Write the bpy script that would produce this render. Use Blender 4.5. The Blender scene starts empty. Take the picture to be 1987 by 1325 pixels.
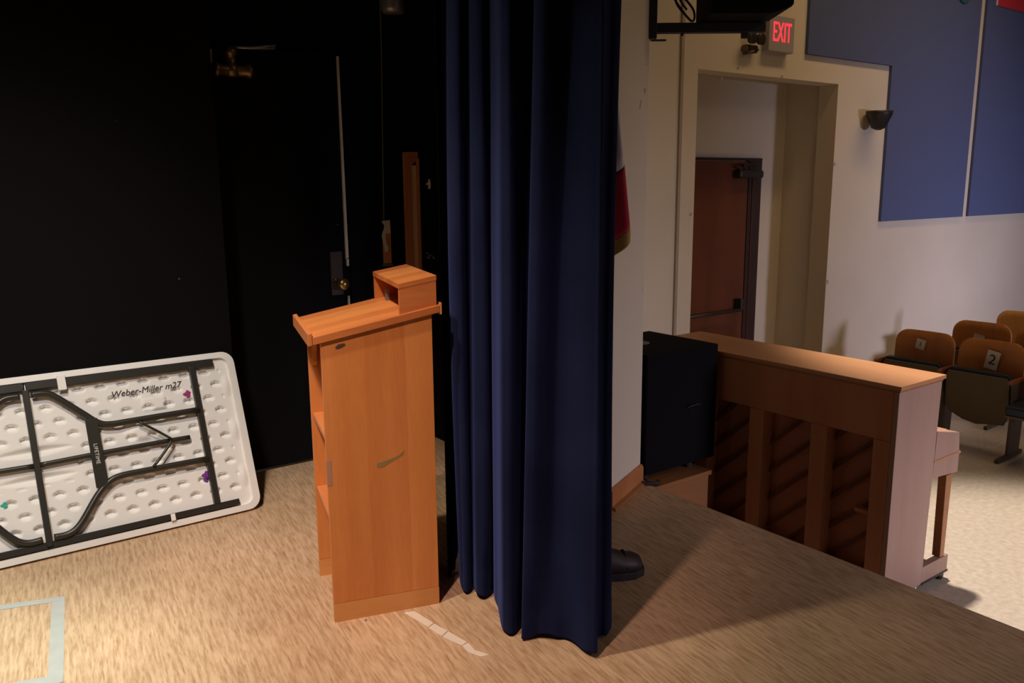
import bpy, bmesh, math, random
import numpy as np
from mathutils import Vector, Matrix
random.seed(7)
S = bpy.context.scene
C = S.collection
PI = math.pi

# ------------------------------------------------------------------ camera
# X runs from the stage out into the hall, Y towards the side wall, Z up; stage floor z = 0
H = 1.55
F = 1610.0
def cam_axes(p, r, y):
    cy, sy = math.cos(y), math.sin(y)
    M = np.array([[sy, -cy, 0], [0, 0, -1], [cy, sy, 0]])
    P = np.array([[1, 0, 0], [0, math.cos(p), -math.sin(p)], [0, math.sin(p), math.cos(p)]])
    Q = np.array([[math.cos(r), -math.sin(r), 0], [math.sin(r), math.cos(r), 0], [0, 0, 1]])
    return Q @ P @ M
A = cam_axes(0.18790, -0.0084, 0.9390)
cd = bpy.data.cameras.new('camera'); cam = bpy.data.objects.new('camera', cd); C.objects.link(cam)
cd.sensor_width = 36; cd.lens = F / 1987 * 36; cd.clip_start = 0.05
R = Matrix(((A[0][0], -A[1][0], -A[2][0]), (A[0][1], -A[1][1], -A[2][1]), (A[0][2], -A[1][2], -A[2][2])))
cam.matrix_world = Matrix.Translation((0, 0, H)) @ R.to_4x4()
S.camera = cam

# ------------------------------------------------------------------ world, lights, exposure
S.view_settings.view_transform = 'Standard'
S.view_settings.look = 'None'
S.view_settings.gamma = 1
S.view_settings.use_curve_mapping = False
S.view_settings.exposure = 0.0
W = bpy.data.worlds.new('world'); S.world = W; W.use_nodes = True
W.node_tree.nodes['Background'].inputs[0].default_value = (1, .66, .40, 1)
W.node_tree.nodes['Background'].inputs[1].default_value = 0.017

def spot(name, loc, to, power, col, ang, blend=.3, rad=.06):
    d = bpy.data.lights.new(name, 'SPOT'); d.energy = power; d.color = col
    d.spot_size = math.radians(ang); d.spot_blend = blend; d.shadow_soft_size = rad
    o = bpy.data.objects.new(name, d); C.objects.link(o); o.location = loc
    o.rotation_euler = (Vector(to) - Vector(loc)).to_track_quat('-Z', 'Y').to_euler()
    return o
def area(name, loc, to, power, col, sx, sy, spread=180):
    d = bpy.data.lights.new(name, 'AREA'); d.energy = power; d.color = col; d.shape = 'RECTANGLE'
    d.size = sx; d.size_y = sy; d.spread = math.radians(spread)
    o = bpy.data.objects.new(name, d); C.objects.link(o); o.location = loc
    o.rotation_euler = (Vector(to) - Vector(loc)).to_track_quat('-Z', 'Y').to_euler()
    return o
WARM = (1, .80, .58)
spot('hall_downlight', (4.7, 3.2, 5.0), (4.75, 1.5, -.5), 1620.0, (1.000, 0.840, 0.741), 34, .7, .15)
area('hall_wall_fill', (7.6, 2.9, 5.2), (7.6, 4.5, 1.2), 16.9, (1.000, 0.654, 0.346), 4.0, .4, 90)  # warm fill added to brighten the side wall, no fixture behind it
area('hall_glow', (5.6, -2.5, 4.9), (4.2, 2.2,  0.8), 8.0, (1.0, 0.72, 0.45), 1.5, 1.0, 90)  # soft fill added for the jamb and the near end of the wall
spot('stage_lamp_or_fill', (0, 2.35, 4.1), (0.2, 2.6, 0), 355.0, (1.000, 0.842, 0.658), 85, 1, .07)
spot('stage_lamp_or_fill', (-.3, 2.7, 4.1), (-0.3, 2.75, 0), 710.0, (0.880, 1.000, 0.915), 36, 1, .07)
spot('stage_lamp_or_fill', (-.5, 1.0, 4.1), (1.2, 2.5, .4), 410.0, (1.000, 0.647, 0.547), 36, 1, .07)  # fill spot added to lift the lectern's side face
spot('stage_lamp_or_fill', (-0.8, 0.9, 4.1), (0.5, 4, .35), 360, (1.000, 0.935, 0.968), 40, 1, .2)  # frontal fill spot added to brighten the folding table
area('hall_cool_fill', (9.0, -5.0, 1.2), (9.3, 4.5, .3), 27.0, (.74, .70, 1.0), 1.0, .5, 44)  # bluish fill added for the lower side wall, its source unknown
area('hall_cool_fill', (4.5, -4.5, 1.4), (3.9, 2.0, -.1), 11.0, (.80, .74, 1.0), .8, .8, 42)  # second bluish fill, added for the piano side and jamb

# ------------------------------------------------------------------ helpers
def tag(o, label=None, cat=None, group=None, kind=None):
    if label: o['label'] = label
    if cat: o['category'] = cat
    if group: o['group'] = group
    if kind: o['kind'] = kind
    return o
def link(name, me, mat=None, parent=None, smooth=False, bev=0):
    o = bpy.data.objects.new(name, me); C.objects.link(o)
    if mat: 
        for m in (mat if isinstance(mat, (list, tuple)) else [mat]): me.materials.append(m)
    if parent: o.parent = parent
    if smooth:
        for p in me.polygons: p.use_smooth = True
    if bev:
        md = o.modifiers.new('bevel', 'BEVEL'); md.width = bev; md.segments = 2; md.limit_method = 'ANGLE'; md.angle_limit = math.radians(40)
    return o
def empty(name, loc=(0, 0, 0), rz=0):
    o = bpy.data.objects.new(name, None); C.objects.link(o); o.location = loc; o.rotation_euler = (0, 0, rz); o.empty_display_size = .1
    return o
class MB:
    def __init__(s): s.v = []; s.f = []; s.m = []
    def quadbox(s, P, mi=0):            # 8 points: bottom 4 then top 4
        n = len(s.v); s.v += [tuple(p) for p in P]
        for q in ((3, 2, 1, 0), (4, 5, 6, 7), (0, 1, 5, 4), (1, 2, 6, 5), (2, 3, 7, 6), (3, 0, 4, 7)):
            s.f.append(tuple(n + i for i in q)); s.m.append(mi)
        return s
    def box(s, x0, x1, y0, y1, z0, z1, mi=0):
        return s.quadbox([(x0, y0, z0), (x1, y0, z0), (x1, y1, z0), (x0, y1, z0), (x0, y0, z1), (x1, y0, z1), (x1, y1, z1), (x0, y1, z1)], mi)
    def prism(s, poly, fn, a, b, mi=0):  # poly 2D list, fn(u, v, w) -> point
        n = len(s.v); k = len(poly)
        for w in (a, b):
            s.v += [tuple(fn(u, v, w)) for u, v in poly]
        s.f.append(tuple(range(n + k - 1, n - 1, -1))); s.f.append(tuple(range(n + k, n + 2 * k))); s.m += [mi, mi]
        for i in range(k):
            j = (i + 1) % k
            s.f.append((n + i, n + j, n + k + j, n + k + i)); s.m.append(mi)
        return s
    def tube(s, pts, r, seg=10, mi=0, caps=True, flat=1.0):
        P = [Vector(p) for p in pts]; n0 = len(s.v); m = len(P)
        rs = r if isinstance(r, (list, tuple)) else [r] * m
        up = None
        for i in range(m):
            t = (P[min(i + 1, m - 1)] - P[max(i - 1, 0)]).normalized()
            if up is None:
                up = Vector((0, 0, 1)) if abs(t.z) < .9 else Vector((1, 0, 0))
            a = t.cross(up).normalized(); b = a.cross(t).normalized(); up = b
            for k in range(seg):
                th = 2 * PI * k / seg
                s.v.append(tuple(P[i] + (a * math.cos(th) + b * math.sin(th) * flat) * rs[i]))
        for i in range(m - 1):
            for k in range(seg):
                k2 = (k + 1) % seg
                s.f.append((n0 + i * seg + k, n0 + i * seg + k2, n0 + (i + 1) * seg + k2, n0 + (i + 1) * seg + k)); s.m.append(mi)
        if caps:
            s.f.append(tuple(n0 + k for k in range(seg - 1, -1, -1))); s.m.append(mi)
            s.f.append(tuple(n0 + (m - 1) * seg + k for k in range(seg))); s.m.append(mi)
        return s
    def mesh(s, name):
        me = bpy.data.meshes.new(name); me.from_pydata(s.v, [], s.f)
        for p, mi in zip(me.polygons, s.m): p.material_index = mi
        bm = bmesh.new(); bm.from_mesh(me); bmesh.ops.recalc_face_normals(bm, faces=bm.faces); bm.to_mesh(me); bm.free()
        return me
    def build(s, name, mat, parent=None, smooth=False, bev=0):
        return link(name, s.mesh(name), mat, parent, smooth, bev)
def smooth_path(pts, n=6):
    P = [Vector(p) for p in pts]; out = []
    for i in range(len(P) - 1):
        p0 = P[max(i - 1, 0)]; p1 = P[i]; p2 = P[i + 1]; p3 = P[min(i + 2, len(P) - 1)]
        for k in range(n):
            t = k / n
            out.append(0.5 * ((2 * p1) + (p2 - p0) * t + (2 * p0 - 5 * p1 + 4 * p2 - p3) * t * t + (3 * p1 - p0 - 3 * p2 + p3) * t ** 3))
    out.append(P[-1]); return out
def lathe(prof, axis_fn, seg=20):
    m = MB(); k = len(prof)
    for i in range(seg):
        th = 2 * PI * i / seg
        for r, h in prof: m.v.append(tuple(axis_fn(r * math.cos(th), r * math.sin(th), h)))
    for i in range(seg):
        j = (i + 1) % seg
        for a in range(k - 1):
            m.f.append((i * k + a, j * k + a, j * k + a + 1, i * k + a + 1)); m.m.append(0)
    m.f.append(tuple(i * k for i in range(seg - 1, -1, -1))); m.f.append(tuple(i * k + k - 1 for i in range(seg))); m.m += [0, 0]
    return m
def rrect(w, h, r, n=6):
    out = []
    for cx, cy, a0 in ((w - r, h - r, 0), (r, h - r, 90), (r, r, 180), (w - r, r, 270)):
        for i in range(n + 1):
            a = math.radians(a0 + 90 * i / n); out.append((cx + r * math.cos(a), cy + r * math.sin(a)))
    return out
def text_mesh(name, body, size, mat, parent, M, ext=.0008, space=1.0, shear=0):
    cu = bpy.data.curves.new(name, 'FONT'); cu.body = body; cu.size = size; cu.extrude = ext; cu.align_x = 'CENTER'; cu.align_y = 'CENTER'
    cu.space_character = space; cu.shear = shear
    t = bpy.data.objects.new(name + '_tmp', cu); C.objects.link(t)
    bpy.context.view_layer.update()
    me = bpy.data.meshes.new_from_object(t.evaluated_get(bpy.context.evaluated_depsgraph_get()))
    bpy.data.objects.remove(t); bpy.data.curves.remove(cu)
    me.transform(M)
    return link(name, me, mat, parent)

# ------------------------------------------------------------------ materials
def nmat(name):
    m = bpy.data.materials.new(name); m.use_nodes = True
    nt = m.node_tree; b = nt.nodes['Principled BSDF']
    return m, nt, b
def plain(name, col, rough=.6, metal=0, spec=.5, noise=0, scale=30, bump=0):
    m, nt, b = nmat(name); N = nt.nodes.new; L = nt.links.new
    b.inputs['Base Color'].default_value = (*col, 1); b.inputs['Roughness'].default_value = rough; b.inputs['Metallic'].default_value = metal
    b.inputs['Specular IOR Level'].default_value = spec
    tc = N('ShaderNodeTexCoord'); n = N('ShaderNodeTexNoise'); n.inputs['Scale'].default_value = scale; n.inputs['Detail'].default_value = 5
    L(tc.outputs['Object'], n.inputs['Vector'])
    if noise:
        mx = N('ShaderNodeMix'); mx.data_type = 'RGBA'
        mx.inputs['A'].default_value = (*[c * (1 - noise) for c in col], 1); mx.inputs['B'].default_value = (*[min(1, c * (1 + noise)) for c in col], 1)
        L(n.outputs['Fac'], mx.inputs['Factor']); L(mx.outputs['Result'], b.inputs['Base Color'])
    if bump:
        bp = N('ShaderNodeBump'); bp.inputs['Strength'].default_value = bump; bp.inputs['Distance'].default_value = .002
        L(n.outputs['Fac'], bp.inputs['Height']); L(bp.outputs['Normal'], b.inputs['Normal'])
    return m
def wood(name, c1, c2, axis='z', scale=6, rough=.45, spec=.4, boards=0, boardaxis=0, coat=0):
    m, nt, b = nmat(name); N = nt.nodes.new; L = nt.links.new
    tc = N('ShaderNodeTexCoord'); mp = N('ShaderNodeMapping')
    sc = {'x': (.12, 1, 1), 'y': (1, .12, 1), 'z': (1, 1, .12)}[axis]
    mp.inputs['Scale'].default_value = sc
    L(tc.outputs['Object'], mp.inputs['Vector'])
    n1 = N('ShaderNodeTexNoise'); n1.inputs['Scale'].default_value = scale; n1.inputs['Detail'].default_value = 4; n1.inputs['Distortion'].default_value = .6
    n2 = N('ShaderNodeTexNoise'); n2.inputs['Scale'].default_value = scale * 14; n2.inputs['Detail'].default_value = 3
    L(mp.outputs[0], n1.inputs['Vector']); L(mp.outputs[0], n2.inputs['Vector'])
    mm = N('ShaderNodeMath'); mm.operation = 'MULTIPLY_ADD'; mm.inputs[1].default_value = .35
    L(n2.outputs['Fac'], mm.inputs[0]); L(n1.outputs['Fac'], mm.inputs[2])
    fac = mm.outputs[0]
    if boards:
        sx = N('ShaderNodeSeparateXYZ'); L(tc.outputs['Object'], sx.inputs[0])
        dv = N('ShaderNodeMath'); dv.operation = 'DIVIDE'; dv.inputs[1].default_value = boards; L(sx.outputs[boardaxis], dv.inputs[0])
        fl = N('ShaderNodeMath'); fl.operation = 'FLOOR'; L(dv.outputs[0], fl.inputs[0])
        wn = N('ShaderNodeTexWhiteNoise'); wn.noise_dimensions = '1D'; L(fl.outputs[0], wn.inputs['W'])
        ad = N('ShaderNodeMath'); ad.operation = 'MULTIPLY_ADD'; ad.inputs[1].default_value = .35; L(wn.outputs['Value'], ad.inputs[0]); L(fac, ad.inputs[2])
        sb = N('ShaderNodeMath'); sb.operation = 'SUBTRACT'; sb.inputs[1].default_value = .17; L(ad.outputs[0], sb.inputs[0]); fac = sb.outputs[0]
    cr = N('ShaderNodeValToRGB'); cr.color_ramp.elements[0].position = .35; cr.color_ramp.elements[1].position = .95
    cr.color_ramp.elements[0].color = (*c1, 1); cr.color_ramp.elements[1].color = (*c2, 1)
    L(fac, cr.inputs[0]); L(cr.outputs[0], b.inputs['Base Color'])
    b.inputs['Roughness'].default_value = rough; b.inputs['Specular IOR Level'].default_value = spec
    b.inputs['Coat Weight'].default_value = coat; b.inputs['Coat Roughness'].default_value = .3
    return m
def emis(name, col, st):
    m, nt, b = nmat(name); b.inputs['Base Color'].default_value = (*col, 1)
    b.inputs['Emission Color'].default_value = (*col, 1); b.inputs['Emission Strength'].default_value = st
    return m
def stage_floor_mat():
    m, nt, b = nmat('stage_linoleum'); N = nt.nodes.new; L = nt.links.new
    tc = N('ShaderNodeTexCoord'); mp = N('ShaderNodeMapping'); mp.inputs['Rotation'].default_value = (0, 0, math.radians(8))
    L(tc.outputs['Object'], mp.inputs['Vector'])
    def streak(sx, sy, sc, det=2):
        q = N('ShaderNodeMapping'); q.inputs['Scale'].default_value = (sx, sy, 1); L(mp.outputs[0], q.inputs['Vector'])
        n = N('ShaderNodeTexNoise'); n.inputs['Scale'].default_value = sc; n.inputs['Detail'].default_value = det; L(q.outputs[0], n.inputs['Vector'])
        return n.outputs['Fac']
    a = streak(1, .085, 85, 3); c = streak(1, .12, 170, 2); big = streak(1, .8, 2.0, 3); d = streak(1, .1, 110, 1)
    br = N('ShaderNodeMath'); br.operation = 'MULTIPLY_ADD'; br.inputs[1].default_value = .5; L(c, br.inputs[0]); L(a, br.inputs[2])
    cr = N('ShaderNodeValToRGB'); e = cr.color_ramp.elements
    e[0].position = .57; e[0].color = (.45, .295, .17, 1); e[1].position = .90; e[1].color = (.67, .49, .32, 1)
    k = cr.color_ramp.elements.new(.74); k.color = (.57, .40, .245, 1)
    L(br.outputs[0], cr.inputs[0])
    dk = N('ShaderNodeValToRGB'); dk.color_ramp.elements[0].position = .64; dk.color_ramp.elements[0].color = (1, 1, 1, 1)
    dk.color_ramp.elements[1].position = .74; dk.color_ramp.elements[1].color = (.70, .60, .50, 1); L(d, dk.inputs[0])
    m1 = N('ShaderNodeMix'); m1.data_type = 'RGBA'; m1.blend_type = 'MULTIPLY'; m1.inputs['Factor'].default_value = .8
    L(cr.outputs[0], m1.inputs['A']); L(dk.outputs[0], m1.inputs['B'])
    bg = N('ShaderNodeValToRGB'); bg.color_ramp.elements[0].position = .3; bg.color_ramp.elements[0].color = (.80, .77, .74, 1)
    bg.color_ramp.elements[1].position = .65; bg.color_ramp.elements[1].color = (1.05, 1.03, 1, 1); L(big, bg.inputs[0])
    m2 = N('ShaderNodeMix'); m2.data_type = 'RGBA'; m2.blend_type = 'MULTIPLY'; m2.inputs['Factor'].default_value = .8
    L(m1.outputs['Result'], m2.inputs['A']); L(bg.outputs[0], m2.inputs['B'])
    L(m2.outputs['Result'], b.inputs['Base Color']); b.inputs['Roughness'].default_value = .5; b.inputs['Specular IOR Level'].default_value = .35
    return m
def black_wall_mat():
    m, nt, b = nmat('black_paint'); N = nt.nodes.new; L = nt.links.new
    tc = N('ShaderNodeTexCoord'); mp = N('ShaderNodeMapping'); mp.inputs['Scale'].default_value = (1, 1, 1.4); L(tc.outputs['Object'], mp.inputs['Vector'])
    vo = N('ShaderNodeTexVoronoi'); vo.inputs['Scale'].default_value = 5; L(mp.outputs[0], vo.inputs['Vector'])
    no = N('ShaderNodeTexNoise'); no.inputs['Scale'].default_value = 60; L(mp.outputs[0], no.inputs['Vector'])
    ad = N('ShaderNodeMath'); ad.operation = 'MULTIPLY_ADD'; ad.inputs[1].default_value = .06; L(no.outputs['Fac'], ad.inputs[0]); L(vo.outputs['Distance'], ad.inputs[2])
    cr = N('ShaderNodeValToRGB'); cr.color_ramp.interpolation = 'CONSTANT'
    cr.color_ramp.elements[0].color = (.11, .11, .10, 1); cr.color_ramp.elements[1].position = .054; cr.color_ramp.elements[1].color = (.0045, .0042, .0045, 1)
    L(ad.outputs[0], cr.inputs[0]); L(cr.outputs[0], b.inputs['Base Color']); b.inputs['Roughness'].default_value = .85; b.inputs['Specular IOR Level'].default_value = .12
    return m
def plaster(name, col):
    m, nt, b = nmat(name); N = nt.nodes.new; L = nt.links.new
    tc = N('ShaderNodeTexCoord'); n = N('ShaderNodeTexNoise'); n.inputs['Scale'].default_value = 1.4; n.inputs['Detail'].default_value = 6
    n2 = N('ShaderNodeTexNoise'); n2.inputs['Scale'].default_value = 90
    L(tc.outputs['Object'], n.inputs['Vector']); L(tc.outputs['Object'], n2.inputs['Vector'])
    cr = N('ShaderNodeValToRGB'); cr.color_ramp.elements[0].position = .3; cr.color_ramp.elements[1].position = .7
    cr.color_ramp.elements[0].color = (*[c * .93 for c in col], 1); cr.color_ramp.elements[1].color = (*col, 1)
    L(n.outputs['Fac'], cr.inputs[0]); L(cr.outputs[0], b.inputs['Base Color'])
    bp = N('ShaderNodeBump'); bp.inputs['Strength'].default_value = .15; bp.inputs['Distance'].default_value = .002; L(n2.outputs['Fac'], bp.inputs['Height']); L(bp.outputs[0], b.inputs['Normal'])
    b.inputs['Roughness'].default_value = .75; b.inputs['Specular IOR Level'].default_value = .25
    return m
def velvet():
    m, nt, b = nmat('blue_velour'); N = nt.nodes.new; L = nt.links.new
    tc = N('ShaderNodeTexCoord'); n = N('ShaderNodeTexNoise'); n.inputs['Scale'].default_value = 4; n.inputs['Detail'].default_value = 6
    L(tc.outputs['Object'], n.inputs['Vector'])
    cr = N('ShaderNodeValToRGB'); cr.color_ramp.elements[0].position = .3; cr.color_ramp.elements[1].position = .75
    cr.color_ramp.elements[0].color = (.009, .0125, .040, 1); cr.color_ramp.elements[1].color = (.014, .020, .062, 1)
    L(n.outputs['Fac'], cr.inputs[0]); L(cr.outputs[0], b.inputs['Base Color'])
    b.inputs['Roughness'].default_value = .95; b.inputs['Specular IOR Level'].default_value = .05
    b.inputs['Sheen Weight'].default_value = .25; b.inputs['Sheen Roughness'].default_value = .4; b.inputs['Sheen Tint'].default_value = (.2, .3, .9, 1)
    return m
def hall_floor_mat():
    m, nt, b = nmat('hall_floor_tile'); N = nt.nodes.new; L = nt.links.new
    tc = N('ShaderNodeTexCoord'); n = N('ShaderNodeTexNoise'); n.inputs['Scale'].default_value = 30; n.inputs['Detail'].default_value = 8
    n2 = N('ShaderNodeTexNoise'); n2.inputs['Scale'].default_value = 1.5
    L(tc.outputs['Object'], n.inputs['Vector']); L(tc.outputs['Object'], n2.inputs['Vector'])
    cr = N('ShaderNodeValToRGB'); cr.color_ramp.elements[0].position = .3; cr.color_ramp.elements[1].position = .75
    cr.color_ramp.elements[0].color = (.50, .44, .34, 1); cr.color_ramp.elements[1].color = (.66, .60, .48, 1)
    L(n.outputs['Fac'], cr.inputs[0]); L(cr.outputs[0], b.inputs['Base Color']); b.inputs['Roughness'].default_value = .4
    return m
M_floor = stage_floor_mat(); M_black = black_wall_mat(); M_cream = plaster('cream_plaster', (.74, .65, .49)); M_velvet = velvet(); M_hfloor = hall_floor_mat()
M_lect = wood('lectern_oak', (.56, .185, .045), (.74, .30, .085), 'z', 7, .42, .4, .145, 0)
M_lectx = wood('lectern_oak_top', (.50, .155, .045), (.74, .30, .085), 'x', 6, .38, .45, .09, 1)
M_lecty = wood('lectern_oak_shelf', (.50, .15, .045), (.68, .27, .09), 'y', 6, .42, .4)
M_lband = wood('lectern_kick_oak', (.62, .27, .08), (.76, .37, .13), 'x', 7, .45, .4)
M_pine = wood('pale_pine', (.74, .48, .28), (.84, .60, .38), 'z', 10, .6, .3)
M_redw = wood('red_wood', (.50, .18, .08), (.66, .27, .13), 'z', 9, .55, .3)
M_baseb = wood('baseboard_wood', (.42, .15, .05), (.58, .24, .09), 'x', 6, .4, .4)
M_piano = wood('piano_walnut', (.30, .125, .05), (.44, .20, .085), 'y', 6, .4, .4)
M_pianotop = wood('piano_top_wood', (.44, .20, .08), (.56, .29, .13), 'y', 5, .4, .4)
M_pside = wood('piano_side_wood', (.35, .215, .16), (.43, .28, .21), 'z', 5, .5, .3)
M_pback = wood('piano_back_timber', (.42, .18, .08), (.56, .27, .13), 'z', 7, .6, .3)
M_sound = wood('soundboard_spruce', (.34, .14, .07), (.46, .20, .10), 'y', 7, .55, .3)
M_rib = wood('rib_wood', (.12, .045, .02), (.19, .07, .03), 'y', 7, .55, .3)
M_ply = wood('seat_plywood', (.40, .14, .035), (.56, .23, .06), 'z', 6, .35, .5)
M_plyl = wood('lit_seat_plywood', (.62, .29, .07), (.74, .38, .10), 'z', 6, .35, .5)  # brighter copy of seat_plywood, stronger light put into the colour
M_step = wood('step_wood', (.26, .105, .033), (.36, .155, .055), 'x', 6, .5, .3)
M_door = wood('door_veneer', (.10, .030, .010), (.16, .045, .014), 'z', 5, .45, .4)
M_doorf = plain('door_frame_paint', (.035, .015, .008), .5)
M_wplas = plain('white_plastic', (.86, .85, .80), .55, noise=.04, scale=8)
M_steel = plain('dark_grey_steel', (.045, .043, .035), .35, .4, .5)
M_wtext = plain('white_lettering', (.75, .75, .7), .6)
M_ink = plain('black_ink', (.03, .03, .03), .7)
M_mag = plain('magenta_sticker', (.35, .03, .16), .6); M_grn = plain('green_sticker', (.02, .42, .30), .6); M_pur = plain('purple_sticker', (.17, .03, .25), .6)
M_grey = plain('grey_metal', (.30, .30, .28), .4, .6); M_dgrey = plain('dark_metal', (.05, .045, .04), .45, .5)
M_bronze = plain('bronze', (.20, .13, .06), .4, .8, noise=.3); M_brass = plain('brass', (.55, .35, .12), .3, .9)
M_paper = plain('white_paper', (.72, .70, .64), .8); M_strip = plain('bare_edge', (.66, .62, .48), .7, noise=.2, scale=9)
M_cord = plain('grey_cord', (.14, .14, .12), .7)
M_tape = plain('silver_duct_tape', (.46, .48, .45), .45, .1, noise=.15, scale=14)
M_mtape = plain('white_gaffer_remnant', (.74, .66, .54), .7, noise=.08, scale=40)
M_subc = plain('black_speaker_carpet', (.0045, .0042, .005), .95, spec=.15, noise=.3, scale=200, bump=.3)
M_rubber = plain('black_rubber', (.02, .02, .02), .7)
M_spk = plain('speaker_black', (.006, .006, .007), .8, spec=.1); M_plate = plain('worn_lock_plate', (.05, .034, .03), .7, noise=.3); M_disc = plain('grey_socket', (.16, .16, .16), .6)
M_flagr = plain('red_flag_cloth', (.50, .025, .05), .8); M_flagw = plain('white_flag_cloth', (.72, .68, .68), .8); M_fringe = plain('gold_fringe', (.45, .28, .06), .7, noise=.35, scale=120)
M_blue = plain('blue_acoustic_fabric', (.11, .135, .25), .95, spec=.05, noise=.12, scale=120, bump=.3)
M_exitbox = plain('exit_sign_case', (.40, .37, .35), .5); M_red = emis('exit_red', (1, .03, .05), 1.6)
M_olive = plain('olive_seat_pan', (.115, .085, .045), .5, .1, noise=.12, scale=20); M_navy = plain('navy_vinyl', (.012, .02, .04), .4)
M_iron = plain('brown_cast_iron', (.085, .06, .038), .5, .2); M_arm = wood('armrest_wood', (.20, .06, .02), (.30, .10, .035), 'x', 8, .4, .5)
M_leather = plain('dark_shoe_leather', (.045, .032, .03), .5, spec=.4, noise=.2, scale=15); M_sole = plain('shoe_sole', (.02, .013, .01), .7)
M_bannr = plain('red_banner_cloth', (.60, .03, .04), .8); M_bannw = plain('banner_white_edge', (.75, .72, .7), .8); M_bgreen = plain('green_felt', (.02, .12, .09), .9)
M_scuff = plain('olive_scuff', (.30, .22, .07), .7, noise=.2, scale=40); M_dscuff = plain('dark_scuff', (.08, .05, .03), .7)
M_tgrey = plain('grey_brown_tape', (.42, .24, .15), .6); M_chip = plain('paint_chip_plaster', (.42, .35, .27), .8)
M_conduit = plain('painted_conduit', (.42, .34, .24), .6); M_blackcl = plain('black_velour', (.006, .006, .007), .95, spec=.03)

# ------------------------------------------------------------------ setting
st = lambda o: tag(o, kind='structure')
W_Y = 4.5       # hall side wall
m = MB().box(-4, 3.005, -4, 4.35, -.05, 0); o = st(m.build('floor_stage', M_floor))
m = MB().box(2.95, 2.99, -4, 2.87, -.5, -.05); st(m.build('trim_1', M_step))           # stage apron
m = MB().box(2.90, 17, -7, 4.7, -.6, -.5); m.box(5.084, 7.0, 4.7, 5.07, -.6, -.5); st(m.build('floor', M_hfloor))
# hall side wall with the opening
m = MB(); x0, x1, zt = 5.084, 6.943, 2.402
m.box(2.95, x0, W_Y, 4.69, -.5, 5.5); m.box(x1, 17, W_Y, 4.69, -.5, 5.5); m.box(x0, x1, W_Y, 4.69, zt, 5.5)
st(m.build('wall_left', M_cream))
m = MB(); m.box(4.6, 7.3, 5.07, 5.17, -.5, 3); m.box(6.99, 7.09, 4.69, 5.07, -.5, 3); m.box(4.9, 5.0, 4.69, 5.07, -.5, 3); m.box(4.6, 7.3, 4.69, 5.07, 2.62, 2.72)
st(m.build('wall_alcove', M_cream))
m = MB().box(17, 17.1, -7, 4.7, -.5, 5.5); st(m.build('wall_back', M_cream))
m = MB().box(2.6, 17.1, -7.1, 4.8, 5.5, 5.6); st(m.build('ceiling', M_cream))
# proscenium: splayed jamb + front, black rear face
jx0, jy0, jx1, jy1 = 2.60, 2.775, 2.985, 2.952
m = MB()
poly = [(jx0, jy0), (jx1, jy1), (2.985, 4.5), (jx0, 4.5)]
m.prism(poly, lambda u, v, w: (u, v, w), -.0, 5.5)
st(m.build('wall_proscenium', M_cream))
m = MB().box(2.55, 2.597, 2.80, 4.35, 0, 5.5); st(m.build('wall_stage_right', M_black))
m = MB(); m.box(-4, 1.285, 4.15, 4.35, 0, 5.5); st(m.build('wall_stage_flat', M_black))
m = MB(); m.box(-4, 1.285, 4.35, 4.45, 0, 5.5); m.box(1.285, 2.6, 4.40, 4.5, 0, 5.5); m.box(2.05, 2.55, 4.35, 4.40, 0, 5.5)
st(m.build('wall_stage', M_black))
# door in the stage wall
m = MB(); m.box(1.30, 2.045, 4.352, 4.395, .01, 2.24); dr = st(m.build('door_1', M_black, bev=.004))
m = MB(); m.quadbox([(2.020, 4.340, 1.14), (2.036, 4.340, 1.14), (2.036, 4.352, 1.14), (2.020, 4.352, 1.14), (2.020, 4.340, 2.235), (2.030, 4.340, 2.235), (2.030, 4.352, 2.235), (2.020, 4.352, 2.235)])
m.box(2.024, 2.036, 4.340, 4.352, 1.10, 1.145); m.box(2.022, 2.032, 4.340, 4.352, .55, .93)
m.build('edge_strip', M_strip, dr)
m = MB().box(1.925, 1.995, 4.335, 4.352, .94, 1.185); pl = m.build('lock_plate', M_plate, dr, bev=.003)
lathe([(.012, 0), (.012, .03), (.030, .04), (.034, .055), (.027, .07), (.005, .075)], lambda a, b, h: (1.972 + a, 4.335 - h, 1.005 + b)).build('door_knob', M_brass, dr, smooth=True)
lathe([(.006, 0), (.007, .012), (.002, .018)], lambda a, b, h: (1.943 + a, 4.335 - h, 1.03 + b), 10).build('thumb_turn', M_brass, dr, smooth=True)
# door closer
dc = empty('door_closer', (1.45, 4.35, 2.1)); tag(dc, 'tarnished bronze door closer with projecting arm at the top of the black stage door', 'door closer')
def loc(o, *p): return p
T = Matrix.Translation((-1.45, -4.35, -2.1))
def sub(mb, name, mat, parent, M=T, **k):
    mb.v = [tuple(M @ Vector(v)) for v in mb.v]; return mb.build(name, mat, parent, **k)
sub(lathe([(.0, 0), (.030, .0), (.036, .008), (.036, .02), (.028, .03), (.028, .16), (.036, .17), (.036, .185), (.02, .195)], lambda a, b, h: (1.335 + h, 4.285 + a, 2.115 + b)), 'cylinder_body', M_bronze, dc, smooth=True)
sub(lathe([(.034, 0), (.034, .05), (.024, .06), (.024, .10), (.032, .105), (.032, .13), (.01, .14)], lambda a, b, h: (1.425 + a, 4.285 + b, 2.085 + h)), 'spindle_housing', M_bronze, dc, smooth=True)
sub(MB().quadbox([(1.31, 4.30, 2.10), (1.335, 4.30, 2.10), (1.335, 4.352, 2.10), (1.31, 4.352, 2.10), (1.30, 4.30, 2.21), (1.34, 4.30, 2.21), (1.34, 4.352, 2.21), (1.30, 4.352, 2.21)]), 'bracket', M_bronze, dc)
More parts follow.
